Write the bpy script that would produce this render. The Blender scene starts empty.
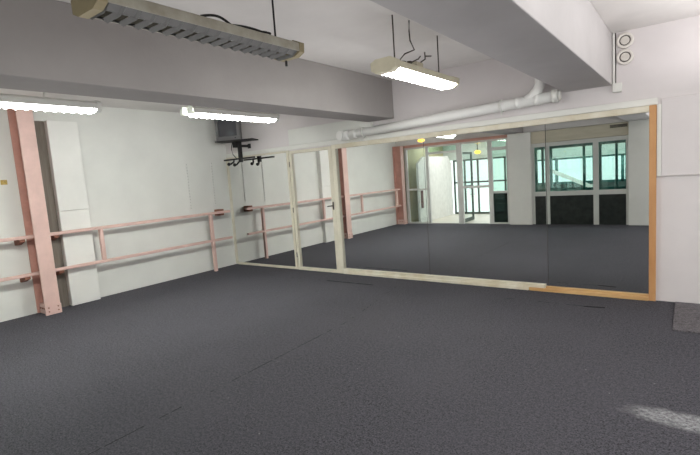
import bpy, bmesh, math, random
from mathutils import Vector, Matrix
random.seed(4)
SC = bpy.context.scene
COL = SC.collection
X, Y, Z = Vector((1, 0, 0)), Vector((0, 1, 0)), Vector((0, 0, 1))

# ------------------------------------------------------------------ materials
def rgb(r, g, b):
    f = lambda c: (c / 255 / 12.92) if c / 255 <= 0.04045 else ((c / 255 + 0.055) / 1.055) ** 2.4
    return (f(r), f(g), f(b), 1)

def new_mat(name):
    m = bpy.data.materials.new(name); m.use_nodes = True
    nt = m.node_tree
    return m, nt, nt.nodes['Principled BSDF'], nt.nodes['Material Output']

def mixcol(nt, fac, a, b, blend='MIX'):
    n = nt.nodes.new('ShaderNodeMix'); n.data_type = 'RGBA'; n.blend_type = blend
    for sock, v in ((n.inputs[0], fac), (n.inputs[6], a), (n.inputs[7], b)):
        if hasattr(v, 'links') or isinstance(v, bpy.types.NodeSocket): nt.links.new(v, sock)
        else: sock.default_value = v
    return n.outputs[2]

def noise(nt, scale, detail=4, rough=.6, coord=None, vec_scale=None):
    tc = nt.nodes.new('ShaderNodeTexCoord')
    src = tc.outputs['Object']
    if vec_scale:
        mp = nt.nodes.new('ShaderNodeMapping'); mp.inputs['Scale'].default_value = vec_scale
        nt.links.new(src, mp.inputs[0]); src = mp.outputs[0]
    n = nt.nodes.new('ShaderNodeTexNoise'); n.inputs['Scale'].default_value = scale
    n.inputs['Detail'].default_value = detail; n.inputs['Roughness'].default_value = rough
    nt.links.new(src, n.inputs['Vector'])
    return n.outputs[0]

def ramp(nt, val, a, b):
    n = nt.nodes.new('ShaderNodeMapRange'); n.inputs[1].default_value = a; n.inputs[2].default_value = b
    nt.links.new(val, n.inputs[0]); return n.outputs[0]

def math_(nt, op, a, b=None):
    n = nt.nodes.new('ShaderNodeMath'); n.operation = op
    for i, v in enumerate((a, b)):
        if v is None: continue
        if isinstance(v, bpy.types.NodeSocket): nt.links.new(v, n.inputs[i])
        else: n.inputs[i].default_value = v
    return n.outputs[0]

def surf(name, c, rough=.6, var=.06, scale=3., metal=0., bump=0., bscale=60., c2=None, vec_scale=None, spec=.4):
    m, nt, p, o = new_mat(name)
    f = ramp(nt, noise(nt, scale, vec_scale=vec_scale), .35, .68)
    d = c2 if c2 else tuple([max(0, v * (1 - var * 2.2)) for v in c[:3]] + [1])
    nt.links.new(mixcol(nt, f, c, d), p.inputs['Base Color'])
    p.inputs['Roughness'].default_value = rough; p.inputs['Metallic'].default_value = metal
    p.inputs['Specular IOR Level'].default_value = spec
    if bump:
        b = nt.nodes.new('ShaderNodeBump'); b.inputs['Strength'].default_value = bump
        b.inputs['Distance'].default_value = .01
        nt.links.new(noise(nt, bscale), b.inputs['Height']); nt.links.new(b.outputs[0], p.inputs['Normal'])
    return m

def emit(name, c, s):
    m, nt, p, o = new_mat(name)
    p.inputs['Base Color'].default_value = c
    p.inputs['Emission Color'].default_value = c; p.inputs['Emission Strength'].default_value = s
    return m

def glass(name, tint, refl=.10):
    m, nt, p, o = new_mat(name)
    t = nt.nodes.new('ShaderNodeBsdfTransparent'); t.inputs[0].default_value = tint
    g = nt.nodes.new('ShaderNodeBsdfGlossy'); g.inputs['Roughness'].default_value = .01
    g.inputs['Color'].default_value = (.9, 1, .97, 1)
    mx = nt.nodes.new('ShaderNodeMixShader'); mx.inputs[0].default_value = refl
    nt.links.new(t.outputs[0], mx.inputs[1]); nt.links.new(g.outputs[0], mx.inputs[2])
    nt.links.new(mx.outputs[0], o.inputs[0]); return m

def mirror_mat(name, c):
    m, nt, p, o = new_mat(name)
    g = nt.nodes.new('ShaderNodeBsdfGlossy'); g.inputs['Roughness'].default_value = .004
    f = ramp(nt, noise(nt, 1.2), .3, .75)
    nt.links.new(mixcol(nt, f, c, tuple([v * .96 for v in c[:3]] + [1])), g.inputs['Color'])
    nt.links.new(g.outputs[0], o.inputs[0]); return m

def carpet_mat(name, base, dark, light, marks=True):
    m, nt, p, o = new_mat(name)
    fine = ramp(nt, noise(nt, 95, 5, .85), .43, .57)
    med = ramp(nt, noise(nt, 14, 5, .8), .3, .7)
    big = ramp(nt, noise(nt, .9, 6, .72), .36, .66)
    col = mixcol(nt, fine, dark, light)
    col = mixcol(nt, math_(nt, 'MULTIPLY', med, .25), col, base)
    blot = ramp(nt, noise(nt, 40, 4, .85), .41, .59)
    col = mixcol(nt, .42, col, mixcol(nt, blot, tuple([v * .32 for v in base[:3]] + [1]), tuple([v * 2.1 for v in base[:3]] + [1])))
    col = mixcol(nt, math_(nt, 'MULTIPLY', big, .38), col, tuple([v * 1.8 for v in base[:3]] + [1]))
    if marks:
        tc = nt.nodes.new('ShaderNodeTexCoord'); sep = nt.nodes.new('ShaderNodeSeparateXYZ')
        nt.links.new(tc.outputs['Object'], sep.inputs[0])
        px, py = sep.outputs[0], sep.outputs[1]
        def seg(ax, ay, bx, by, w, thr, dens):
            L = math.hypot(bx - ax, by - ay); ux, uy = (bx - ax) / L, (by - ay) / L
            dx, dy = math_(nt, 'SUBTRACT', px, ax), math_(nt, 'SUBTRACT', py, ay)
            al = math_(nt, 'ADD', math_(nt, 'MULTIPLY', dx, ux), math_(nt, 'MULTIPLY', dy, uy))
            pe = math_(nt, 'ABSOLUTE', math_(nt, 'ADD', math_(nt, 'MULTIPLY', dx, -uy), math_(nt, 'MULTIPLY', dy, ux)))
            k = math_(nt, 'MULTIPLY', math_(nt, 'LESS_THAN', pe, w), math_(nt, 'GREATER_THAN', al, 0.))
            k = math_(nt, 'MULTIPLY', k, math_(nt, 'LESS_THAN', al, L))
            if thr: k = math_(nt, 'MULTIPLY', k, math_(nt, 'GREATER_THAN', noise(nt, dens, 2), thr))
            return k
        blk = tuple([.008, .008, .01, 1])
        # seams of the carpet widths and worn tears along them
        for a in ((4.09, -5.4, 4.02, -1.9, .004, .50, 7), (4.02, -1.9, 3.75, -.45, .005, .58, 6), (2.6, -.50, 3.4, -.485, .016, .34, 6),
                  (6.0, -.475, 6.19, -.455, .02, .30, 9), (5.2, -.47, 6.0, -.47, .006, .54, 7), (1.2, -.55, 2.6, -.5, .005, .55, 6)):
            col = mixcol(nt, math_(nt, 'MULTIPLY', seg(*a), .85), col, blk)
        # pale scuff of dust on the pile
        dx = math_(nt, 'MULTIPLY', math_(nt, 'SUBTRACT', px, 6.86), 1 / .32)
        dy = math_(nt, 'MULTIPLY', math_(nt, 'ADD', math_(nt, 'ADD', py, 2.53), math_(nt, 'MULTIPLY', math_(nt, 'SUBTRACT', px, 6.86), .05)), 1 / .105)
        r2 = math_(nt, 'ADD', math_(nt, 'MULTIPLY', dx, dx), math_(nt, 'MULTIPLY', dy, dy))
        r2 = math_(nt, 'ADD', r2, math_(nt, 'MULTIPLY', math_(nt, 'SUBTRACT', noise(nt, 7, 4, .7), .5), 2.2))
        k = ramp(nt, r2, 1.25, .25)
        k = math_(nt, 'MULTIPLY', k, ramp(nt, noise(nt, 42, 5, .85), .36, .64))
        col = mixcol(nt, math_(nt, 'MULTIPLY', k, .75), col, rgb(190, 191, 192))
        # a few white crumbs
        v = nt.nodes.new('ShaderNodeTexVoronoi'); v.inputs['Scale'].default_value = 5.5
        nt.links.new(tc.outputs['Object'], v.inputs['Vector'])
        k = math_(nt, 'LESS_THAN', v.outputs['Distance'], .028)
        col = mixcol(nt, math_(nt, 'MULTIPLY', k, .35), col, rgb(200, 200, 200))
    nt.links.new(col, p.inputs['Base Color'])
    p.inputs['Roughness'].default_value = .95; p.inputs['Specular IOR Level'].default_value = .1
    b = nt.nodes.new('ShaderNodeBump'); b.inputs['Strength'].default_value = .35; b.inputs['Distance'].default_value = .01
    nt.links.new(fine, b.inputs['Height']); nt.links.new(b.outputs[0], p.inputs['Normal'])
    return m

M = dict(
    wall=surf('wall_paint', rgb(226, 226, 221), .8, .035, 1.3, bump=.08),
    wall_r=surf('wall_paint_warm', rgb(220, 214, 214), .8, .03, 1.3, bump=.08),
    ceil=surf('ceiling_paint', rgb(224, 220, 217), .85, .05, 1.1, bump=.1, bscale=30),
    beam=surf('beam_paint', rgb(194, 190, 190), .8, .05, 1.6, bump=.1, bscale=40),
    beam_1=surf('shaded_beam_paint', rgb(157, 152, 150), .8, .06, 1.2, bump=.1, bscale=40),  # darker copy of beam_paint; shade on this beam put into its colour
    white=surf('white_gloss_paint', rgb(228, 227, 222), .45, .03, 2.),
    pillar=surf('pillar_paint', rgb(232, 231, 226), .55, .03, 2.),
    taupe=surf('taupe_shade', rgb(128, 120, 110), .8, .15, 4., vec_scale=(1, 8, .4)),
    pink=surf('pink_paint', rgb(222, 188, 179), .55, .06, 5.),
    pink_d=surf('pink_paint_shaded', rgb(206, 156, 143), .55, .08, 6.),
    wood_r=surf('raw_wood_block', rgb(150, 98, 80), .7, .2, 9., vec_scale=(1, 1, 6)),
    cream=surf('cream_paint', rgb(226, 220, 202), .5, .05, 6.),
    cream_w=surf('worn_cream_paint', rgb(228, 223, 208), .55, .05, 4., c2=rgb(208, 197, 172)),
    wood=surf('orange_wood', rgb(206, 158, 108), .5, .12, 6., vec_scale=(1, 1, .25), c2=rgb(186, 134, 86)),
    wood_h=surf('orange_wood_rail', rgb(218, 182, 130), .5, .12, 6., vec_scale=(.25, 1, 1.5), c2=rgb(194, 152, 102)),
    pipe=surf('pipe_plastic', rgb(238, 237, 234), .4, .02, 3.),
    black=surf('black_metal', rgb(26, 25, 26), .5, .1, 8.),
    rubber=surf('black_cable', rgb(30, 29, 28), .6, .1, 8.),
    lampcase=surf('lamp_case_enamel', rgb(164, 160, 148), .5, .1, 7., c2=rgb(138, 132, 118)),
    lampcap=surf('lamp_cap_plastic', rgb(144, 132, 102), .5, .1, 7.),
    cap_light=surf('pale_lamp_enamel', rgb(206, 199, 176), .5, .06, 7.),
    louvre=surf('lamp_louvre_grey', rgb(104, 103, 102), .5, .08, 4.),
    louvre_lit=emit('lamp_louvre_lit', (.98, 1, .95, 1), 20.0),
    tube_lit=emit('lamp_tube_lit', (.98, 1, .95, 1), 40),
    holder=emit('lamp_holder_glow', (.85, .9, .8, 1), .15),
    tube_off=surf('lamp_tube_unlit', rgb(170, 170, 168), .3, .03, 4.),
    chain=surf('grey_hanger', rgb(92, 86, 78), .5, .2, 30.),
    screen=surf('dark_crt_glass', rgb(74, 74, 78), .12, .02, 3.),
    tvcase=surf('tv_silver_plastic', rgb(106, 105, 106), .45, .04, 3.),
    tvback=surf('tv_grey_back', rgb(96, 95, 96), .5, .04, 3.),
    brass=surf('brass', rgb(186, 160, 92), .35, .1, 10., metal=.7),
    slot=surf('slot_shadow', rgb(158, 156, 150), .8, .1, 20.),
    grille=surf('grey_grille', rgb(70, 66, 62), .6, .1, 20.),
    vent=surf('vent_plastic', rgb(228, 223, 216), .5, .04, 6.),
    alu=surf('white_aluminium', rgb(214, 214, 210), .4, .03, 4.),
    alu_d=surf('grey_green_frame', rgb(80, 92, 86), .45, .08, 5.),
    teal=surf('teal_frame', rgb(40, 92, 88), .45, .08, 5.),
    olive=surf('olive_wall', rgb(176, 172, 140), .8, .08, 3.),
    ruff=surf('rough_white_render', rgb(232, 230, 226), .9, .05, 7., bump=.15, bscale=25),
    tile=surf('pale_floor_tile', rgb(200, 194, 182), .35, .06, 3.),
    blind=surf('cream_blind_box', rgb(206, 198, 178), .6, .06, 3., vec_scale=(.6, 1, 3)),
    darkp=surf('dark_panel', rgb(48, 52, 50), .3, .3, 7., c2=rgb(28, 32, 30)),
    maroon=surf('maroon_cloth', rgb(96, 34, 34), .7, .25, 18.),
    yellow=emit('yellow_glow', (1, .62, .08, 1), 1.6),
    outer=surf('outer_wall_paint', rgb(196, 204, 198), .8, .06, 2.),
    parapet=surf('parapet_grey', rgb(70, 82, 80), .8, .1, 3.),
    glass=glass('clear_glass', (.95, .985, .975, 1), .07),
    glass_t=glass('teal_glass', (.82, .95, .925, 1), .08),
    glass_d=glass('dark_glass', (.10, .13, .12, 1), .06),
    glass_g=glass('green_glass', (.78, .90, .85, 1), .07),
    mirror=mirror_mat('mirror_silver', (.90, .915, .905, 1)),
    mirror_r=mirror_mat('mirror_silver_green', (.80, .83, .815, 1)),
    mirror_l=mirror_mat('mirror_silver_bright', (.93, .935, .92, 1)),
    carpet=carpet_mat('charcoal_carpet', rgb(66, 65, 70), rgb(25, 25, 28), rgb(114, 113, 121)),
    mat=carpet_mat('grey_mat_pile', rgb(92, 89, 92), rgb(60, 58, 61), rgb(128, 124, 127), False),
)

# ------------------------------------------------------------------ mesh helpers (all in world coordinates)
def nb(): return bmesh.new()

def box(bm, x0, x1, y0, y1, z0, z1, bev=0.):
    t = bmesh.new(); bmesh.ops.create_cube(t, size=1)
    for v in t.verts:
        v.co = Vector(((x0 + x1) / 2 + v.co.x * (x1 - x0), (y0 + y1) / 2 + v.co.y * (y1 - y0), (z0 + z1) / 2 + v.co.z * (z1 - z0)))
    if bev: bmesh.ops.bevel(t, geom=list(t.edges), offset=bev, segments=2, profile=.5, affect='EDGES')
    merge(bm, t); return bm

def merge(bm, t):
    me = bpy.data.meshes.new('tmp'); t.to_mesh(me); t.free(); bm.from_mesh(me); bpy.data.meshes.remove(me)

def obox(bm, c, ax, ay, az, sx, sy, sz, bev=0.):
    """box centred on c with half-free axes ax, ay, az"""
    t = bmesh.new(); bmesh.ops.create_cube(t, size=1)
    if bev:
        for v in t.verts: v.co = Vector((v.co.x * sx, v.co.y * sy, v.co.z * sz))
        bmesh.ops.bevel(t, geom=list(t.edges), offset=bev, segments=2, profile=.5, affect='EDGES')
        sx = sy = sz = 1
    for v in t.verts: v.co = Vector(c) + ax * (v.co.x * sx) + ay * (v.co.y * sy) + az * (v.co.z * sz)
    merge(bm, t); return bm

def cyl(bm, p0, p1, r, seg=20, r2=None, caps=True):
    p0, p1 = Vector(p0), Vector(p1); d = p1 - p0
    q = d.to_track_quat('Z', 'Y').to_matrix().to_4x4()
    bmesh.ops.create_cone(bm, cap_ends=caps, segments=seg, radius1=r, radius2=r if r2 is None else r2, depth=d.length,
                          matrix=Matrix.Translation((p0 + p1) / 2) @ q)
    return bm

def ring(bm, c, n, r0, r1, h, seg=32):
    """flat annulus standing h proud along n"""
    n = Vector(n).normalized(); q = n.to_track_quat('Z', 'Y').to_matrix()
    prof = [(r0, 0), (r0, h * .8), (r0 + (r1 - r0) * .15, h), (r1 - (r1 - r0) * .15, h), (r1, h * .8), (r1, 0)]
    rows = []
    for i in range(seg):
        a = 2 * math.pi * i / seg
        rows.append([bm.verts.new(Vector(c) + q @ Vector((r * math.cos(a), r * math.sin(a), z))) for r, z in prof])
    for i in range(seg):
        A, B = rows[i], rows[(i + 1) % seg]
        for k in range(len(prof)):
            l = (k + 1) % len(prof); bm.faces.new((A[k], B[k], B[l], A[l]))
    return bm

def tube(bm, pts, r, seg=8):
    pts = [Vector(p) for p in pts]; rows = []
    for i, p in enumerate(pts):
        d = (pts[min(i + 1, len(pts) - 1)] - pts[max(i - 1, 0)]).normalized()
        q = d.to_track_quat('Z', 'Y').to_matrix()
        rows.append([bm.verts.new(p + q @ Vector((r * math.cos(2 * math.pi * k / seg), r * math.sin(2 * math.pi * k / seg), 0))) for k in range(seg)])
    for A, B in zip(rows, rows[1:]):
        for k in range(seg): bm.faces.new((A[k], A[(k + 1) % seg], B[(k + 1) % seg], B[k]))
    bm.faces.new(rows[0][::-1]); bm.faces.new(rows[-1])
    return bm

def prism(bm, poly, axis, a, b):
    """extrude a 2-D polygon along axis; poly coords are the other two axes in xyz order"""
    def mk(p, t): return {'x': (t, p[0], p[1]), 'y': (p[0], t, p[1]), 'z': (p[0], p[1], t)}[axis]
    A = [bm.verts.new(mk(p, a)) for p in poly]; B = [bm.verts.new(mk(p, b)) for p in poly]
    bm.faces.new(A); bm.faces.new(B[::-1])
    for i in range(len(poly)): bm.faces.new((A[i], B[i], B[(i + 1) % len(poly)], A[(i + 1) % len(poly)]))
    bmesh.ops.recalc_face_normals(bm, faces=bm.faces[:]); return bm

def wpos(o):
    p = Vector((0, 0, 0))
    while o: p += o.location; o = o.parent
    return p

def part(name, bm, mat, parent=None, smooth=False, label=None):
    bmesh.ops.recalc_face_normals(bm, faces=bm.faces[:])
    me = bpy.data.meshes.new(name); bm.to_mesh(me); bm.free()
    o = bpy.data.objects.new(name, me); COL.objects.link(o)
    if parent:
        o.parent = parent; me.transform(Matrix.Translation(-wpos(parent)))
    else:
        vs = [v.co for v in me.vertices]
        c = Vector(((min(v.x for v in vs) + max(v.x for v in vs)) / 2, (min(v.y for v in vs) + max(v.y for v in vs)) / 2, min(v.z for v in vs)))
        me.transform(Matrix.Translation(-c)); o.location = c
    me.materials.append(mat)
    if smooth:
        for p in me.polygons: p.use_smooth = len(p.vertices) <= 4
    if label: o['label'] = label
    return o

def thing(name, loc, label, cat, group=None):
    o = bpy.data.objects.new(name, None); COL.objects.link(o); o.location = loc; o.empty_display_size = .1
    o['label'] = label; o['category'] = cat
    if group: o['group'] = group
    return o

def tag(o, label, cat, group=None):
    o['label'] = label; o['category'] = cat
    if group: o['group'] = group
    return o

def struct(name, bm, mat, label, cat, smooth=False):
    o = part(name, bm, mat, None, smooth); o['kind'] = 'structure'; o['label'] = label; o['category'] = cat
    return o

def copy_tree(o, parent=None):
    c = o.copy(); COL.objects.link(c); c.parent = parent
    for ch in list(o.children): copy_tree(ch, c)
    return c

# ------------------------------------------------------------------ the setting
H = 2.745; BZ = 2.235; D = 6.105; XR = 9.6; YB = -8.65
# floor object keeps world coordinates so that the marks land where they belong
bm = nb(); box(bm, 0, XR, -D - .14, 0, -.1, 0)
fl = part('floor', bm, M['carpet']); fl.data.transform(Matrix.Translation(fl.location)); fl.location = (0, 0, 0)
fl['kind'] = 'structure'; fl['label'] = 'worn charcoal carpet floor of the dance studio'; fl['category'] = 'floor'
struct('ceiling', box(nb(), 0, XR, -D - .14, 0, H, H + .1), M['ceil'], 'painted concrete ceiling between the two beams', 'ceiling')
struct('wall_left', box(nb(), -.1, 0, -D - .14, .1, -.1, H + .1), M['wall'], 'white left wall behind the pink barre', 'wall')
struct('wall_back', box(nb(), 0, XR, 0, .1, -.1, H + .1), M['wall_r'], 'white wall carrying the mirrors', 'wall')
# right wall has an added window opening, out of view, as a daylight source
WY0, WY1, WZ0, WZ1 = -5.0, -.9, .8, 2.35
bm = nb()
box(bm, XR, XR + .1, -D - .14, WY0, -.1, H + .1); box(bm, XR, XR + .1, WY1, .1, -.1, H + .1)
box(bm, XR, XR + .1, WY0, WY1, -.1, WZ0); box(bm, XR, XR + .1, WY0, WY1, WZ1, H + .1)
struct('wall_right', bm, M['wall_r'], 'white right wall with an added wide window opening', 'wall')
bm = nb()
box(bm, XR + .02, XR + .08, WY0, WY1, WZ0, WZ0 + .05); box(bm, XR + .02, XR + .08, WY0, WY1, WZ1 - .05, WZ1)
for k in range(4):
    yy = WY0 + (WY1 - WY0 - .05) * k / 3; box(bm, XR + .02, XR + .08, yy, yy + .05, WZ0 + .05, WZ1 - .05)
w3 = struct('window_added_right', bm, M['alu'], 'added white framed window in the right wall, a daylight source', 'window')
for k in range(3):
    y0 = WY0 + (WY1 - WY0 - .05) * k / 3 + .05; y1 = WY0 + (WY1 - WY0 - .05) * (k + 1) / 3
    part('pane', box(nb(), XR + .045, XR + .055, y0, y1, WZ0 + .05, WZ1 - .05), M['glass'], w3)

# front wall (behind the photographer, seen in the mirror): header, pillars, solid part
FX0, FX1 = 6.75, 9.15
bm = nb()
box(bm, 6.26, FX0, -D - .14, -D, 0, H); box(bm, FX1, XR, -D - .14, -D, 0, H); box(bm, FX0, FX1, -D - .14, -D, 0, .8); box(bm, FX0, FX1, -D - .14, -D, 2.3, H)
struct('wall_front', bm, M['wall_r'], 'white wall behind the photographer with an added window opening', 'wall')
bm = nb()
box(bm, FX0, FX1, -D - .10, -D - .04, .8, .86); box(bm, FX0, FX1, -D - .10, -D - .04, 2.24, 2.3)
for x in (FX0, (FX0 + FX1) / 2 - .03, FX1 - .06): box(bm, x, x + .06, -D - .10, -D - .04, .86, 2.24)
w2 = struct('window_added_front', bm, M['alu'], 'added white framed window behind the photographer, a daylight source', 'window')  # window added out of view to bring in daylight
for a, b in ((FX0 + .06, (FX0 + FX1) / 2 - .03), ((FX0 + FX1) / 2 + .03, FX1 - .06)):
    part('pane', box(nb(), a, b, -D - .075, -D - .07, .86, 2.24), M['glass'], w2)
struct('wall_front_header', box(nb(), .0, 6.26, -D - .14, -D, 2.24, H), M['ceil'], 'white wall above the glass front', 'wall')
struct('pillar_front_1', box(nb(), 3.23, 3.77, -D - .14, -D + .06, 0, BZ, .004), M['pillar'], 'white square pillar between glass doors and windows', 'pillar')
struct('pillar_front_2', box(nb(), 5.795, 6.26, -D - .001, -D + .06, 0, BZ, .004), M['pillar'], 'white square pillar right of the tall windows', 'pillar')

# ceiling beams
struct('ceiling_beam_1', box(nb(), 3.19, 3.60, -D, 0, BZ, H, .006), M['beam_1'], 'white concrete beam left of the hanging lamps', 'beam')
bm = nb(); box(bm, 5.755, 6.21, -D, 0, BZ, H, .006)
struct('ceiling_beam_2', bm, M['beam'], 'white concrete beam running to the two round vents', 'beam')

# baseboards: slim mortar-white skirting step under the left barre
struct('pillar_left', box(box(nb(), .001, .10, -2.945, -2.565, 0, 1.298, .006), .001, .10, -2.945, -2.565, 1.301, 2.494, .004), M['pillar'], 'white boxed pillar beside the pink column on the left wall', 'pillar')
struct('shade_strip', box(nb(), .001, .02, -3.10, -2.946, .0, 2.494), M['taupe'], 'dark taupe strip painting the shade between pink column and boxed pillar', 'trim')  # dark board stands in for the shade beside the column

# lintel box above the mirror door, white strips around the frames
struct('trim_2', box(nb(), 1.62, 3.25, -.03, -.001, 2.052, 2.306, .003), M['wall'], 'raised wall box above the mirror door', 'trim')
bm = nb(); box(bm, 1.60, 3.24, -.036, -.001, 2.307, 2.325)
struct('trim_3', bm, M['wall_r'], 'thin ledge on top of the raised wall box', 'trim')
struct('trim_4', box(nb(), .004, 6.6, -.022, -.001, 1.985, 2.05, .003), M['white'], 'white strip above the mirror frames', 'trim')
struct('trim_5', box(nb(), 6.632, XR - .001, -.022, -.001, 1.278, 2.035, .005), M['wall_r'], 'raised white board on the wall right of the mirror', 'trim')
struct('trim_6', box(nb(), 6.594, 6.631, -.03, -.001, 1.278, 1.984, .004), M['white'], 'upright white strip beside the wooden mirror frame', 'trim')
bm = nb()
for x0, x1 in ((0.30, 3.22),): box(bm, x0, x1, -D + .001, -D + .06, 2.165, 2.234)
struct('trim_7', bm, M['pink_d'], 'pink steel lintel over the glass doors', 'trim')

# ------------------------------------------------------------------ corridor behind the glass front
struct('floor_corridor', box(nb(), 0, XR, YB - .2, -D - .141, -.1, -.002), M['tile'], 'pale tiled corridor floor behind the glass', 'floor')
struct('ceiling_corridor', box(nb(), 0, XR, YB - .2, -D - .141, 2.5, 2.6), M['ceil'], 'corridor ceiling behind the glass', 'ceiling')
struct('wall_corridor_left', box(nb(), .0, .30, YB, -D - .141, -.001, 2.5), M['olive'], 'olive corridor wall at the far left', 'wall')
struct('wall_corridor_right', box(nb(), XR - .1, XR, YB, -D - .141, -.001, 2.5), M['wall'], 'corridor end wall', 'wall')
bm = nb()
prism(bm, [(-6.26, 0), (-6.26, 1.70), (-6.62, 1.90), (-8.30, 1.90), (-8.55, 1.66), (-8.55, 0)], 'x', .55, .62)
struct('wall_partition', bm, M['ruff'], 'rough white corridor partition with cut top corners', 'wall')
# outer window wall of the corridor
bm = nb(); box(bm, .3, XR - .1, YB - .1, YB, 1.76, 2.5); box(bm, 2.7, XR - .1, YB - .1, YB, 1.58, 1.759)
struct('wall_outer', bm, M['outer'], 'pale outer corridor wall over the windows', 'wall')
struct('wall_outer_parapet', box(nb(), 2.7, XR - .1, YB - .1, YB, 0, .84), M['parapet'], 'dark parapet below the outer windows', 'wall')
bm = nb()
xs_full = [.62, .98, 1.42, 1.86, 2.28, 2.66]
for x in xs_full: box(bm, x, x + .045, YB - .08, YB - .02, 0, 1.758)
box(bm, .62, 2.70, YB - .08, YB - .02, .0, .06); box(bm, .62, 2.70, YB - .08, YB - .02, 1.0, 1.05); box(bm, .62, 2.7, YB - .08, YB - .02, 1.71, 1.758)
wo = struct('window_4', bm, M['alu_d'], 'tall outer corridor windows behind the glass doors', 'window')
for a, b in zip(xs_full, xs_full[1:]):
    part('pane', box(nb(), a + .045, b, YB - .055, YB - .05, .06, 1.0), M['glass'], wo)
    part('pane', box(nb(), a + .045, b, YB - .055, YB - .05, 1.05, 1.71), M['glass'], wo)
bm = nb()
xs_par = [2.70, 3.18, 3.74, 4.46, 4.80, 5.38, 5.62, 6.3, 7.0, 7.8, 8.6, 9.43]
for x in xs_par: box(bm, x, x + .07, YB - .08, YB - .02, .841, 1.579)
box(bm, 2.7, 9.5, YB - .08, YB - .02, .841, .9); box(bm, 2.7, 9.5, YB - .08, YB - .02, 1.53, 1.579)
wo = struct('window_5', bm, M['teal'], 'outer corridor windows above the dark parapet', 'window')
for a, b in zip(xs_par, xs_par[1:]):
    part('pane', box(nb(), a + .07, b, YB - .055, YB - .05, .9, 1.53), M['glass'], wo)
bm = nb(); c = Vector((4.2, -8.2, 1.02)); d = Vector((.86, 0, -.42)).normalized()
obox(bm, c, d, Y, d.cross(Y), 1.25, .06, .10, .004)
box(bm, 3.62, 3.72, -8.24, -8.16, -.002, 1.36); box(bm, 4.68, 4.78, -8.24, -8.16, -.002, .82)  # diagonal brace, set on two upright posts
tag(part('diagonal_brace', bm, M['white']), 'white diagonal brace seen through the tall windows', 'brace')
tag(part('hanging_strip', box(nb(), .621, .64, -6.46, -6.33, .42, .93, .006), M['maroon']), 'narrow dark maroon strip on the white corridor partition', 'hanging')
t = thing('corridor_light', (1.55, -8.45, 2.5), 'small yellow corridor light behind the glass doors', 'lamp', 'small yellow lights')
part('base', cyl(nb(), (1.55, -8.45, 2.5), (1.55, -8.45, 2.0), .012), M['black'], t)
part('globe', (lambda b: (bmesh.ops.create_uvsphere(b, u_segments=16, v_segments=10, radius=.075, matrix=Matrix.Translation((1.55, -8.45, 1.95)) @ Matrix.Diagonal((1.3, 1.3, .8, 1))), b)[1])(nb()), M['yellow'], t, True)

# ------------------------------------------------------------------ glass doors (door_1) and tall windows (window_1)
G0, G1 = -D - .09, -D - .03
bm = nb()
box(bm, .27, .34, G0, G1, 0, 2.165)                       # jamb by the pink column
box(bm, .93, 1.01, G0, G1, 0, 2.165)                      # left jamb of the opening
box(bm, 1.84, 1.99, G0, G1, 0, 2.165)                     # post
box(bm, 2.69, 2.80, G0, G1, 0, 2.165)                     # post
box(bm, 3.16, 3.229, G0, G1, 0, 2.165)
box(bm, .34, .93, G0, G1, .95, 1.0)                       # left transom
box(bm, 1.01, 1.84, G0, G1, 1.93, 1.985)                  # over the open doorway
box(bm, 1.99, 2.69, G0, G1, .95, 1.01)                    # middle transom
box(bm, 2.80, 3.16, G0, G1, 1.88, 1.96); box(bm, 2.80, 3.16, G0, G1, .79, .85)
for a, b in ((.34, .93), (1.01, 1.84), (1.99, 2.69), (2.80, 3.16)): box(bm, a, b, G0, G1, 2.12, 2.165)
for a, b in ((.34, .93), (2.80, 3.16)): box(bm, a, b, G0, G1, 0, .04)
door = struct('door_1', bm, M['alu'], 'white framed glass entrance with an open doorway', 'door')
gy0, gy1 = -D - .063, -D - .057
for n, (a, b, c, d_, mt) in enumerate([(.34, .93, .04, .95, 'glass'), (.34, .93, 1.0, 2.12, 'glass'), (1.01, 1.84, 1.985, 2.12, 'glass_g'),
                              (1.99, 2.69, 1.01, 2.12, 'glass'), (2.80, 3.16, .04, .79, 'glass_d'), (2.80, 3.16, .85, 1.88, 'glass_g'), (2.80, 3.16, 1.96, 2.12, 'glass_g')]):
    part('pane', box(nb(), a, b, gy0, gy1, c, d_), M[mt], door)
# open leaf swung into the corridor, hinged on the post
hx, hy = 1.92, -D - .10; ang = math.radians(-91.5)
ax = Vector((math.cos(ang), math.sin(ang), 0)); ay = Vector((-ax.y, ax.x, 0)); o3 = Vector((hx, hy, 0))
bm = nb()
for s, w in ((0.035, .07), (.82, .07)): obox(bm, o3 + ax * s + Z * .965, ax, ay, Z, w, .04, 1.91, .003)
for z, h in ((.06, .10), (.98, .06), (1.89, .06)): obox(bm, o3 + ax * .4275 + Z * z, ax, ay, Z, .715, .04, h, .003)
leaf = part('door_leaf', bm, M['alu_d'], door, label='dark framed glass leaf swung open')
for z0, z1 in ((.11, .95), (1.01, 1.86)): part('pane', obox(nb(), o3 + ax * .4275 + Z * (z0 + z1) / 2, ax, ay, Z, .715, .006, z1 - z0), M['glass'], leaf)
for sg in (-1, 1):
    part('handle', tube(nb(), [o3 + ax * .80 + ay * .02 * sg + Z * .72, o3 + ax * .80 + ay * .06 * sg + Z * .72, o3 + ax * .80 + ay * .06 * sg + Z * .90, o3 + ax * .80 + ay * .02 * sg + Z * .90], .01), M['alu'], leaf, True)

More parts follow.
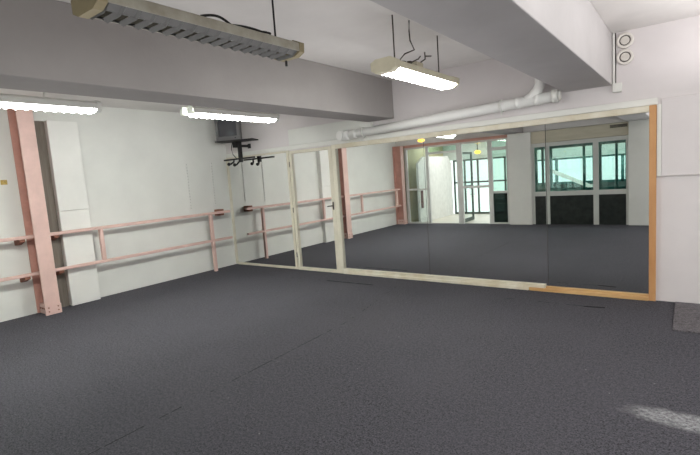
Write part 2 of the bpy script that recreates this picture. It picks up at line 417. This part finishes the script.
bm = nb()
box(bm, 3.771, 3.83, G0, G1, 0, 1.95); box(bm, 4.08, 4.17, G0, G1, 0, 1.95); box(bm, 5.10, 5.21, G0, G1, 0, 1.95); box(bm, 5.74, 5.794, G0, G1, 0, 1.95)
for a, b in ((3.83, 4.08), (4.17, 5.10), (5.21, 5.74)):
    box(bm, a, b, G0, G1, .685, .79); box(bm, a, b, G0, G1, 1.86, 1.95)
win = struct('window_1', bm, M['alu'], 'tall white framed windows with dark lower panels', 'window')
for a, b in ((3.83, 4.08), (4.17, 5.10), (5.21, 5.74)):
    part('pane', box(nb(), a, b, gy0, gy1, .79, 1.86), M['glass_t'], win)
    part('lower_panel', box(nb(), a, b, G0 + .02, G1 - .005, 0, .685), M['darkp'], win)
# teal sliding sashes behind the panes
for a, b in ((4.17, 5.10), (5.21, 5.74), (3.83, 4.08)):
    bm = nb(); y0, y1 = G0 - .045, G0 - .002; m_ = a + (b - a) * (.76 if b - a > .6 else .6)
    box(bm, m_, m_ + .05, y0, y1, .79, 1.86); box(bm, a, b, y0, y1, .79, .85); box(bm, a, b, y0, y1, 1.80, 1.86)
    box(bm, a, a + .05, y0, y1, .85, 1.80); box(bm, b - .02, b, y0, y1, .85, 1.80)
    part('sash', bm, M['teal'], win)
bl = part('blind_box', box(nb(), 3.772, 5.794, -D - .12, -D - .005, 1.952, 2.234, .008), M['blind'], win)
bm = nb()
for k in range(3): box(bm, 5.44, 5.77, -D - .004, -D + .001, 2.135 + k * .022, 2.150 + k * .022)
part('slot', bm, M['black'], bl)
# small yellow light by the entrance, on the front-wall soffit in the room
t = thing('entrance_light', (1.74, -4.36, H), 'small yellow light on the ceiling facing the entrance', 'lamp', 'small yellow lights')
t['label'] = 'small yellow ceiling light nearer the mirror, above the studio floor'
part('stem', cyl(nb(), (1.74, -4.36, H), (1.74, -4.36, 2.25), .010), M['black'], t, True)
part('globe', (lambda b: (bmesh.ops.create_uvsphere(b, u_segments=16, v_segments=10, radius=.055, matrix=Matrix.Translation((1.74, -4.36, 2.21)) @ Matrix.Diagonal((1.5, 1.5, .8, 1))), b)[1])(nb()), M['yellow'], t, True)

# ------------------------------------------------------------------ pink steel columns
def steel_column(y0, y1, x1, z1, label):
    t = thing('steel_column', (x1 / 2, (y0 + y1) / 2, 0), label, 'column', 'pink steel columns')
    ym = (y0 + y1) / 2
    part('flange', box(nb(), x1 - .02, x1, y0, y1, 0, z1, .004), M['pink'], t)
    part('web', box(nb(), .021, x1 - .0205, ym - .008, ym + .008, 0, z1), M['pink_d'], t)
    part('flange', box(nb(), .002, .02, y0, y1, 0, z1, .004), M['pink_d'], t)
    for s in (-1, 1):
        ya, yb = (ym - .062, ym - .0085) if s < 0 else (ym + .0085, ym + .062)
        b_ = part('base_cleat', box(nb(), .03, x1 - .022, ya, yb, 0, .13, .004), M['pink'], t)
        yo = ya if s < 0 else yb
        for bx_ in (.08, .14, .20):
            part('bolt', cyl(nb(), (bx_, yo, .075), (bx_, yo + s * .012, .075), .011, 6), M['wood_r'], b_)
    pl = part('foot_plate', box(nb(), x1 + .0005, x1 + .014, y0 - .004, y1 + .004, 0, .125, .004), M['pink'], t)
    for by in (y0 + .035, y1 - .035):
        for bz in (.045, .095):
            part('bolt', cyl(nb(), (x1 + .014, by, bz), (x1 + .022, by, bz), .009, 6), M['wood_r'], pl)
    return t
steel_column(-3.335, -3.155, .29, H - .002, 'pink steel column on the left wall beside the white boxed pillar')
steel_column(-6.09, -5.92, .268, BZ, 'pink steel column in the corner beside the glass doors, seen in the mirror')

# ------------------------------------------------------------------ ballet barres
RX, RZ1, RZ2 = .173, 1.018, .542
def barre(y0, y1, y0b, posts_full, posts_short, bracks, label, end_block):
    t = thing('ballet_barre', (RX, (y0 + y1) / 2, 0), label, 'barre', 'pink ballet barres')
    part('upper_rail', box(nb(), RX - .028, RX + .028, y0, y1, RZ1 - .021, RZ1 + .021, .008), M['pink'], t)
    part('lower_rail', box(nb(), RX - .026, RX + .026, y0b, y1, RZ2 - .02, RZ2 + .02, .008), M['pink'], t)
    for y in posts_full:
        b = nb(); box(b, RX - .026, RX + .026, y - .026, y + .026, 0, RZ2 - .0205, .004); box(b, RX - .026, RX + .026, y - .026, y + .026, RZ2 + .0205, RZ1 - .0215, .004)
        part('post', b, M['pink'], t)
    for y in posts_short:
        part('post', box(nb(), RX - .024, RX + .024, y - .026, y + .026, RZ2 + .0205, RZ1 - .0215, .004), M['pink'], t)
    for y in bracks:
        for z, h in ((RZ1, .021), (RZ2, .02)):
            part('bracket', prism(nb(), [(.001, z - h - .075), (.001, z - h - .0005), (RX + .02, z - h - .0005), (RX + .02, z - h - .03), (.05, z - h - .075)], 'y', y - .03, y + .03), M['wood_r'], t, label='bare brown wood bracket')
    if end_block:
        part('bracket', box(nb(), .001, RX - .0285, y1 - .20, y1 - .10, RZ1 - .06, RZ1 + .05, .006), M['wood_r'], t, label='bare brown wood bracket')
    return t
barre(-3.232, -.20, -3.232, [-.617], [-2.48], [-3.05], 'pink two-rail barre between the pink column and the mirror corner', True)
barre(-5.915, -3.258, -5.915, [], [-4.0, -5.74], [-3.44], 'pink two-rail barre running left of the pink column towards the glass doors', False)

# wall details on the left wall
for y, z0, z1, lab in ((-.87, 1.11, 1.91, 'white slotted wall strip left of the other, above the barre'), (-.363, 1.15, 1.92, 'white slotted wall strip nearest the mirror corner')):
    t = thing('slotted_wall_strip', (.001, y, z0), lab, 'strip', 'slotted strips above the barre')
    part('strip', box(nb(), .0006, .010, y - .012, y + .012, z0, z1, .002), M['wall'], t)
    b = nb(); n = 16
    for k in range(n):
        z = z0 + .03 + (z1 - z0 - .06) * k / (n - 1); box(b, .0095, .0108, y - .004, y + .004, z - .010, z + .006)
    part('slots', b, M['slot'], t)
t = thing('wall_hook', (.0, -3.48, 1.70), 'small brass hook on the left wall left of the pink column', 'hook')
part('plate', box(nb(), .001, .008, -3.515, -3.445, 1.69, 1.75, .003), M['brass'], t)
part('prong', tube(nb(), [(.008, -3.48, 1.73), (.04, -3.48, 1.728), (.055, -3.48, 1.715), (.06, -3.48, 1.735)], .008), M['brass'], t, True)

# ------------------------------------------------------------------ mirrors
def mirror_thing(name, x0, x1, z0, z1, fl_, fr, fb, ft, label, mm, yb=-.001, yf=-.034):
    t = thing(name, ((x0 + x1) / 2, yb, z0), label, 'mirror', None)
    part('frame_post', box(nb(), x0, x0 + fl_, yf, yb, z0, z1, .004), M['cream'], t)
    part('frame_post', box(nb(), x1 - fr, x1, yf, yb, z0, z1, .004), M['cream'], t)
    part('frame_rail', box(nb(), x0 + fl_, x1 - fr, yf, yb, z0, z0 + fb, .004), M['cream'], t)
    part('frame_rail', box(nb(), x0 + fl_, x1 - fr, yf, yb, z1 - ft, z1, .004), M['cream'], t)
    part('mirror_pane', box(nb(), x0 + fl_ - .002, x1 - fr + .002, yb - .010, yb - .001, z0 + fb - .002, z1 - ft + .002), mm, t)
    return t
mirror_thing('framed_mirror', .006, 1.585, .002, 1.98, .028, .045, .035, .03, 'narrow cream-framed mirror in the corner under the television', M['mirror_l'])
t = mirror_thing('mirror_door', 1.612, 2.492, .002, 1.965, .048, .062, .045, .045, 'cream-framed mirror door with a small latch between corner mirror and large mirror', M['mirror_l'], yf=-.042)
b = nb(); cyl(b, (2.46, -.043, 1.06), (2.46, -.085, 1.06), .011, 12); box(b, 2.445, 2.475, -.047, -.0425, 1.0, 1.12, .002)
part('latch', tube(b, [(2.46, -.08, 1.06), (2.40, -.085, 1.058), (2.37, -.078, 1.055)], .009), M['chain'], t, True)
b = nb()
for z in (.25, 1.0, 1.75): cyl(b, (1.6, -.034, z - .04), (1.6, -.034, z + .04), .009, 10)
part('hinge', b, M['chain'], t, True)
# the large mirror
t = thing('wall_mirror', (4.54, -.001, .002), 'very wide three-pane mirror with cream and orange wood frame', 'mirror')
yf = -.045
part('frame_post', box(nb(), 2.498, 2.575, yf, -.001, .002, 1.98, .004), M['cream'], t)
part('frame_post', box(nb(), 6.532, 6.592, yf, -.001, .002, 1.98, .004), M['wood'], t, label='orange varnished wood post')
part('frame_rail', box(nb(), 2.575, 5.52, yf, -.001, .040, .082, .004), M['cream_w'], t)
part('frame_rail', box(nb(), 2.575, 5.335, yf - .012, -.001, .002, .0395, .004), M['cream_w'], t)
part('frame_rail', box(nb(), 5.34, 6.532, yf - .012, -.001, .002, .0395, .004), M['wood_h'], t, label='orange wood bottom rail')
part('frame_rail', box(nb(), 5.525, 6.532, yf + .006, -.001, .040, .062, .004), M['wood_h'], t, label='orange wood bottom rail')
part('frame_rail', box(nb(), 2.575, 6.532, yf, -.001, 1.918, 1.98, .004), M['cream_w'], t)
for a, b_, mm in ((2.573, 4.027, 'mirror'), (4.033, 5.548, 'mirror'), (5.554, 6.534, 'mirror_r')):
    part('mirror_pane', box(nb(), a, b_, -.011, -.002, .05, 1.92), M[mm], t)
part('seam', box(nb(), 4.0275, 4.0325, -.0125, -.002, .05, 1.92), M['grille'], t)
part('seam', box(nb(), 5.5485, 5.5535, -.0125, -.002, .05, 1.92), M['grille'], t)

# ------------------------------------------------------------------ drain pipe
PY_ = -.105
def pz(x): return 2.078 + (x - 2.78) * (.122 / 2.95)
t = thing('drain_pipe', (4.25, PY_, 2.02), 'long white drain pipe running along the wall above the large mirror', 'pipe')
R_ = .060
part('pipe', cyl(nb(), (2.86, PY_, pz(2.86)), (5.70, PY_, pz(5.70)), R_, 24), M['pipe'], t, True)
b = nb(); cyl(b, (2.785, PY_ - .075, 2.085), (2.785, PY_ + .06, 2.085), .070, 24); cyl(b, (2.785, PY_ - .09, 2.085), (2.785, PY_ - .075, 2.085), .058, 24)
cyl(b, (2.80, PY_, pz(2.80)), (2.91, PY_, pz(2.91)), .068, 24)
part('end_plug', b, M['pipe'], t, True)
b = nb(); cyl(b, (5.655, PY_, pz(5.655)), (5.715, PY_, pz(5.715)), .069, 24); cyl(b, (5.715, PY_, pz(5.715)), (5.738, PY_, pz(5.738)), .055, 24, .048)
part('end_cap', b, M['white'], t, True)
b = nb()
pts = [Vector((5.36, PY_, pz(5.36) + .0)), Vector((5.44, PY_, pz(5.42) + .035)), Vector((5.505, PY_, pz(5.5) + .10)), Vector((5.53, PY_, pz(5.5) + .17)), Vector((5.535, PY_, 2.5)), Vector((5.535, PY_, H - .002))]
tube(b, pts, .055, 20)
part('branch', b, M['pipe'], t, True)
for x in (3.02, 5.30, 5.50):
    part('coupling', cyl(nb(), (x - .03, PY_, pz(x - .03)), (x + .03, PY_, pz(x + .03)), .064, 24), M['pipe'], t, True)
for x in (3.16, 5.105):
    b = nb(); ring(b, (x - .012, PY_, pz(x)), (1, 0, 0), .061, .074, .024, 24); box(b, x - .01, x + .01, PY_ + .07, -.002, pz(x) - .012, pz(x) + .012)
    cyl(b, (x, PY_ - .02, pz(x) - .065), (x, PY_ - .02, pz(x) - .10), .008, 8)
    part('strap', b, M['white'], t, True)

# ------------------------------------------------------------------ fluorescent lamps
def fluorescent(x, y0, y1, zb, lit, label, hangers, missing_cap=False, w=.115, drop=.03, caplen=.045, hang_mat='rubber', case='lampcase', capm='lampcap'):
    """x centre, y range, zb underside of louvre; low trapezoid housing over cross louvre blades"""
    t = thing('fluorescent_lamp', (x, (y0 + y1) / 2, zb), label, 'lamp', 'louvred fluorescent lamps')
    cap = caplen; zr = zb + drop; zt = zr + .055
    prof = [(x - w, zr), (x - w, zt - .006), (x - w + .010, zt), (x - .06, zt + .018), (x + .06, zt + .018), (x + w - .010, zt), (x + w, zt - .006), (x + w, zr),
            (x + w - .007, zr), (x + w - .007, zt - .012), (x + .055, zt + .008), (x - .055, zt + .008), (x - w + .007, zt - .012), (x - w + .007, zr)]
    hy0 = y0 + (0 if missing_cap else cap)
    part('housing', prism(nb(), prof, 'y', hy0, y1 - .045), M[case], t)
    capprof = [(x - w, zr - .004), (x - w - .004, zt), (x - .068, zt + .024), (x + .068, zt + .024), (x + w + .004, zt), (x + w, zr - .004), (x + .07, zb + .004), (x - .07, zb + .004)]
    for a, b in (((y0, y0 + cap - .001),) if not missing_cap else ()) + ((y1 - .044, y1),):
        part('end_cap', prism(nb(), capprof, 'y', a, b), M[capm], t)
    ya, yb = y0 + cap + .004, y1 - .049
    for s in (-1, 1):
        part('tube', cyl(nb(), (x + s * .045, ya, zr + .034), (x + s * .045, yb, zr + .034), .013, 12), M['tube_lit' if lit else 'tube_off'], t, True)
    if missing_cap:
        for s in (-1, 1):
            b = nb(); box(b, x + s * .06 - .022, x + s * .06 + .022, y0 - .05, y0 + .04, zr - .01, zt - .005, .006); box(b, x + s * .06 - .012, x + s * .06 + .012, y0 - .035, y0 + .01, zt - .005, zt + .02, .004)
            part('lamp_holder', b, M['holder'], t)
    # louvre: wedge shaped cross blades between two shallow side strips
    b = nb(); n = int((yb - ya) / .072); st = (yb - ya) / n
    lm = M['louvre_lit' if lit else 'louvre']
    for k in range(n + 1):
        yc = ya + st * k
        for wd, zz in ((0, 0),): pass
        hi_w = .006 if k in (0, n) else .019
        yc = yc + .006 if k == 0 else yc - .006 if k == n else yc
        def sec(yo, zz0):
            return [(x - w + .009, yo, zr + .012), (x - w + .012, yo, zr - .002), (x - .06, yo, zz0), (x + .06, yo, zz0), (x + w - .012, yo, zr - .002), (x + w - .009, yo, zr + .012)]
        A = [b.verts.new(p) for p in sec(yc - hi_w, zb + .006)]
        Bm = [b.verts.new(p) for p in sec(yc, zb)]
        C_ = [b.verts.new(p) for p in sec(yc + hi_w, zb + .006)]
        for v in A[1:5] + C_[1:5]: v.co.z += drop * .45
        for P, Q in ((A, Bm), (Bm, C_), (C_, A)):
            for i in range(5): b.faces.new((P[i], P[i + 1], Q[i + 1], Q[i]))
        b.faces.new((A[0], Bm[0], C_[0])); b.faces.new((A[5], C_[5], Bm[5]))
    for s in (-1, 1):
        xa = x + s * (w - .009); xb = x + s * .062
        prism(b, [(xa, zr + .008), (xb, zb + drop * .42), (xb, zb + drop * .42 + .004), (xa, zr + .012)], 'y', ya, yb)
    part('louvre', b, lm, t)
    for hx_, hy_ in hangers:
        part('hanger', cyl(nb(), (hx_, hy_, zt + .012), (hx_, hy_, H - .001), .006, 8), M[hang_mat], t, True)
    return t

L1 = fluorescent(2.36, -4.80, -3.37, 2.245, True, 'lit fluorescent lamp at the left edge, above the pink column', [(2.36, -4.5), (2.36, -3.8)], drop=.032, w=.105, case='white', capm='white', hang_mat='white')
L2 = fluorescent(2.50, -2.47, -1.20, 2.255, True, 'lit fluorescent lamp in front of the television, one end cap missing', [(2.5, -2.2), (2.5, -1.4)], True, drop=.032, w=.105, case='white', capm='white', hang_mat='white')
L3 = fluorescent(4.715, -4.50, -3.19, 2.290, False, 'unlit fluorescent lamp with dark louvre, hanging nearest the camera', [(4.79, -3.40), (4.79, -4.35)], w=.118)
L4 = fluorescent(4.925, -2.375, -1.15, 2.280, True, 'lit fluorescent lamp hanging between the two beams near the mirror', [(4.945, -2.22), (4.942, -1.40)], w=.112, drop=.035, caplen=.07, hang_mat='chain', case='cap_light', capm='cap_light')
# cable lying on the unlit lamp
pts = []
for k in range(40):
    u = k / 39; yy = -3.93 + .50 * u
    pts.append((4.772 + .015 * math.sin(u * 9), yy, 2.394 + .020 * abs(math.sin(u * 7.5)) * (1 - u * .6)))
part('cable', tube(nb(), pts, .007), M['rubber'], L3, True)
part('bolt', cyl(nb(), (4.69, -3.215, 2.290), (4.69, -3.215, 2.255), .008, 8), M['black'], L3, True)
# junction gear on the lit hanging lamp
part('ballast_box', box(nb(), 4.87, 4.96, -1.87, -1.75, 2.389, 2.44, .006), M['cap_light'], L4)
pts = [Vector((4.93, -2.02, 2.39)), Vector((4.90, -2.06, 2.43)), Vector((4.95, -2.06, 2.47)), Vector((5.01, -2.00, 2.50)), Vector((4.98, -2.01, 2.58)), Vector((4.97, -2.0, 2.66)), Vector((4.975, -2.0, H - .002))]
part('cable', tube(nb(), pts, .006), M['chain'], L4, True)
b = nb()
tube(b, [(4.92, -1.99, 2.39), (4.95, -1.92, 2.43), (4.97, -1.86, 2.455), (4.96, -1.80, 2.49)], .006)
tube(b, [(4.95, -1.79, 2.44), (4.98, -1.75, 2.47), (4.98, -1.75, 2.53)], .006); tube(b, [(4.98, -1.75, 2.495), (5.0, -1.67, 2.505)], .006)
ring(b, (4.90, -2.02, 2.389), (0, 0, 1), .02, .035, .035, 16); cyl(b, (4.93, -1.95, 2.389), (4.93, -1.95, 2.43), .022, 12)
part('loose_wires', b, M['chain'], L4, True)

# ------------------------------------------------------------------ television on its wall bracket
ex = Vector((.9, .436, 0)); en = Vector((.436, -.9, 0)); ei = -en      # along the screen, out of the screen, into the corner
TB = Vector((.406, -.544, 2.222))                                     # left front corner of the tray
t = thing('television_bracket', (.63, -.215, 1.80), 'black television tray bracket on the wall in the mirror corner', 'bracket')
part('tray', obox(nb(), TB + ex * .34 + ei * .12, ex, ei, Z, .68, .26, .022, .004), M['black'], t)
px_, py_ = .645, -.225
part('pole', box(nb(), px_ - .028, px_ + .028, py_ - .028, py_ + .028, 1.86, 2.2105, .004), M['black'], t)
b = nb(); box(b, px_ - .02, px_ + .02, py_ + .03, -.014, 2.12, 2.16, .003); box(b, px_ - .035, px_ + .035, -.014, -.001, 2.10, 2.18)
part('wall_arm', b, M['black'], t)
b = nb(); obox(b, (px_ - .085, py_ + .0, 2.165), X, Y, Z, .10, .08, .09, .006)
part('tilt_clamp', b, M['black'], t)
b = nb(); box(b, .23, 1.0, py_ - .035, py_ + .015, 1.910, 1.936, .003)
part('lower_bar', b, M['black'], t)
for x, l in ((.47, .08), (.62, .10)):
    b = nb(); tube(b, [(x, py_, 1.93), (x, py_ - .01, 1.88), (x - .05, py_ - .04, 1.925 - l), (x - .09, py_ - .05, 1.93 - l)], .016)
    bmesh.ops.create_uvsphere(b, u_segments=12, v_segments=8, radius=.030, matrix=Matrix.Translation((x - .09, py_ - .05, 1.925 - l)))
    part('clamp_knob', b, M['black'], t, True)
part('cord', tube(nb(), [(.52, -.27, 2.21), (.50, -.29, 2.10), (.52, -.28, 2.0), (.56, -.25, 1.94)], .006), M['rubber'], t, True)

tv = thing('television', TB + ex * .24 + ei * .12 + Z * .0115, 'old grey tube television on a tray in the upper corner', 'television')
tz = TB.z + .0115; W_, HT = .43, .40
o0 = TB + ex * .015 + ei * .02; o0.z = tz
tilt = math.radians(4)
def tp(a, d, h):   # along, depth, height
    return o0 + ex * a + ei * d + Z * h
b = nb()
for a0, a1, h0, h1 in ((0, W_, 0, .07), (0, W_, HT - .045, HT), (0, .05, .07, HT - .045), (W_ - .05, W_, .07, HT - .045)):
    obox(b, tp((a0 + a1) / 2, .03, (h0 + h1) / 2), ex, ei, Z, a1 - a0, .06, h1 - h0, .004)
part('bezel', b, M['tvcase'], tv)
b = nb(); n = 10; grid = []
for i in range(n + 1):
    row = []
    for j in range(n + 1):
        u, v = i / n, j / n
        bul = .018 * (1 - (2 * u - 1) ** 2) * (1 - (2 * v - 1) ** 2)
        row.append(b.verts.new(tp(.05 + (W_ - .1) * u, .030 - bul, .07 + (HT - .115) * v)))
    grid.append(row)
for i in range(n):
    for j in range(n): b.faces.new((grid[i][j], grid[i + 1][j], grid[i + 1][j + 1], grid[i][j + 1]))
part('screen', b, M['screen'], tv, True)
b = nb()
secs = [(.061, 0, 0, HT), (.12, .01, .01, HT - .01), (.22, .09, .03, HT - .08), (.27, .12, .04, HT - .12)]
rows = []
for d_, ins, h0, h1 in secs:
    rows.append([b.verts.new(tp(*q)) for q in ((ins, d_, h0), (W_ - ins, d_, h0), (W_ - ins, d_, h1), (ins, d_, h1))])
for A, B in zip(rows, rows[1:]):
    for k in range(4): b.faces.new((A[k], A[(k + 1) % 4], B[(k + 1) % 4], B[k]))
b.faces.new(rows[0]); b.faces.new(rows[-1][::-1])
part('rear_case', b, M['tvback'], tv)
part('button', cyl(nb(), tp(W_ - .08, -.006, .035), tp(W_ - .08, .001, .035), .010, 12), M['black'], tv, True)

# ------------------------------------------------------------------ round vents, conduit, box, mat
for z, lab in ((2.650, 'upper round white vent in the corner under the ceiling'), (2.490, 'lower round white vent, directly below its twin')):
    t = thing('round_vent', (6.325, -.001, z), lab, 'vent', 'round wall vents')
    part('collar', ring(nb(), (6.325, -.001, z), (0, -1, 0), .050, .076, .030), M['vent'], t, True)
    part('gap_ring', ring(nb(), (6.325, -.001, z), (0, -1, 0), .040, .0495, .016), M['grille'], t, True)
    b = nb(); cyl(b, (6.325, -.001, z), (6.325, -.026, z), .0395, 28)
    for k in range(3): ring(b, (6.325, -.026, z), (0, -1, 0), .008 + .011 * k, .013 + .011 * k, .004, 24)
    part('disc', b, M['vent'], t, True)
t = thing('cable_conduit', (6.235, -.012, 2.24), 'white upright conduit beside the two round vents', 'conduit')
part('conduit', box(nb(), 6.216, 6.236, -.024, -.001, 2.246, H - .001, .003), M['white'], t)
b = nb(); part('cable', tube(b, [(6.241, -.006, 2.246), (6.241, -.006, H - .002)], .004), M['grille'], t, True)
t = thing('junction_box', (6.255, -.02, 2.152), 'small white junction box under the conduit at the beam corner', 'box')
part('body', box(nb(), 6.214, 6.298, -.045, -.001, 2.153, 2.245, .006), M['white'], t)
part('lid', box(nb(), 6.217, 6.295, -.052, -.0455, 2.156, 2.242, .003), M['white'], t)

b = nb(); box(b, 6.755, 7.95, -.93, -.03, .0, .014, .004)
t = tag(part('floor_mat', b, M['mat']), 'grey rectangular carpet mat at the wall on the right', 'mat')

# ------------------------------------------------------------------ light
wd = bpy.data.worlds.new('overcast_sky'); SC.world = wd; wd.use_nodes = True
nt = wd.node_tree; bg = nt.nodes['Background']
tc = nt.nodes.new('ShaderNodeTexCoord'); sp = nt.nodes.new('ShaderNodeSeparateXYZ'); nt.links.new(tc.outputs['Generated'], sp.inputs[0])
f = ramp(nt, sp.outputs[2], -.25, .5)
nt.links.new(mixcol(nt, f, (.80, .88, .85, 1), (.92, .99, .98, 1)), bg.inputs[0]); bg.inputs[1].default_value = 1.9

def area(name, loc, rot, sx, sy, power, col):
    l = bpy.data.lights.new(name, 'AREA'); l.shape = 'RECTANGLE'; l.size = sx; l.size_y = sy; l.energy = power; l.color = col
    o = bpy.data.objects.new(name, l); COL.objects.link(o); o.location = loc; o.rotation_euler = rot; return o
# added fill standing in for daylight at the two added windows
area('fill_right_window', (XR - .02, -2.95, 1.58), (0, math.radians(90), 0), 1.5, 4.0, 20, (1, .975, .97))
area('fill_front_window', (FX0 / 2 + FX1 / 2, -D + .02, 1.55), (math.radians(90), 0, 0), FX1 - FX0, 1.5, 54, (1, .975, .975))
area('corridor_fill', (3.8, -7.4, 2.49), (0, 0, 0), 6.8, 1.2, 140, (.95, 1, .98))  # fill added to brighten the corridor, no real fixture

# the lit tubes shining down through their louvres
for n, (lx, ly, lz, ll, pl_, pr_) in enumerate(((2.36, -4.08, 2.238, 1.3, 23, 6), (2.50, -1.84, 2.248, 1.15, 23, 6), (4.925, -1.76, 2.272, 1.1, 9, 7))):
    area('lamp_light_left', (lx - .05, ly, lz), (0, math.radians(52), 0), .09, ll, pl_, (.98, 1, .965))
    area('lamp_light_right', (lx + .05, ly, lz), (0, math.radians(-52), 0), .09, ll, pr_, (.98, 1, .965))
# unseen upward fill added to brighten the ceiling bays and beam undersides
area('fill_middle_bay', (4.68, -2.9, 1.72), (math.pi, 0, 0), 1.8, 5.0, 19, (1, .985, .98))
area('fill_left_bay', (2.1, -3.0, 1.70), (math.pi, 0, 0), 2.6, 5.0, 14, (1, 1, .98))
area('fill_right_bay', (8.0, -2.9, 2.1), (math.pi, 0, 0), 2.6, 5.2, 88, (1, .98, .98))

# ------------------------------------------------------------------ camera
cam = bpy.data.cameras.new('camera'); co = bpy.data.objects.new('camera', cam); COL.objects.link(co)
yaw, pitch, roll, fpx = .6427, -.1123, -.0706, 457.97
F = Vector((-math.sin(yaw) * math.cos(pitch), math.cos(yaw) * math.cos(pitch), math.sin(pitch)))
r = Vector((math.cos(yaw), math.sin(yaw), 0)); u = r.cross(F)
Rv = r * math.cos(roll) + u * math.sin(roll); Uv = -r * math.sin(roll) + u * math.cos(roll)
m = Matrix.Identity(4)
for i in range(3): m[i][0], m[i][1], m[i][2] = Rv[i], Uv[i], -F[i]
m.translation = Vector((6.8641, -5.5402, 1.5)); co.matrix_world = m
cam.sensor_fit = 'HORIZONTAL'; cam.sensor_width = 36; cam.lens = fpx * 36 / 700; cam.clip_start = .02
SC.camera = co
SC.view_settings.view_transform = 'Standard'; SC.view_settings.look = 'None'; SC.view_settings.exposure = 0
SC.cycles.max_bounces = 10; SC.cycles.transparent_max_bounces = 16; SC.cycles.glossy_bounces = 6
SC.cycles.caustics_reflective = False
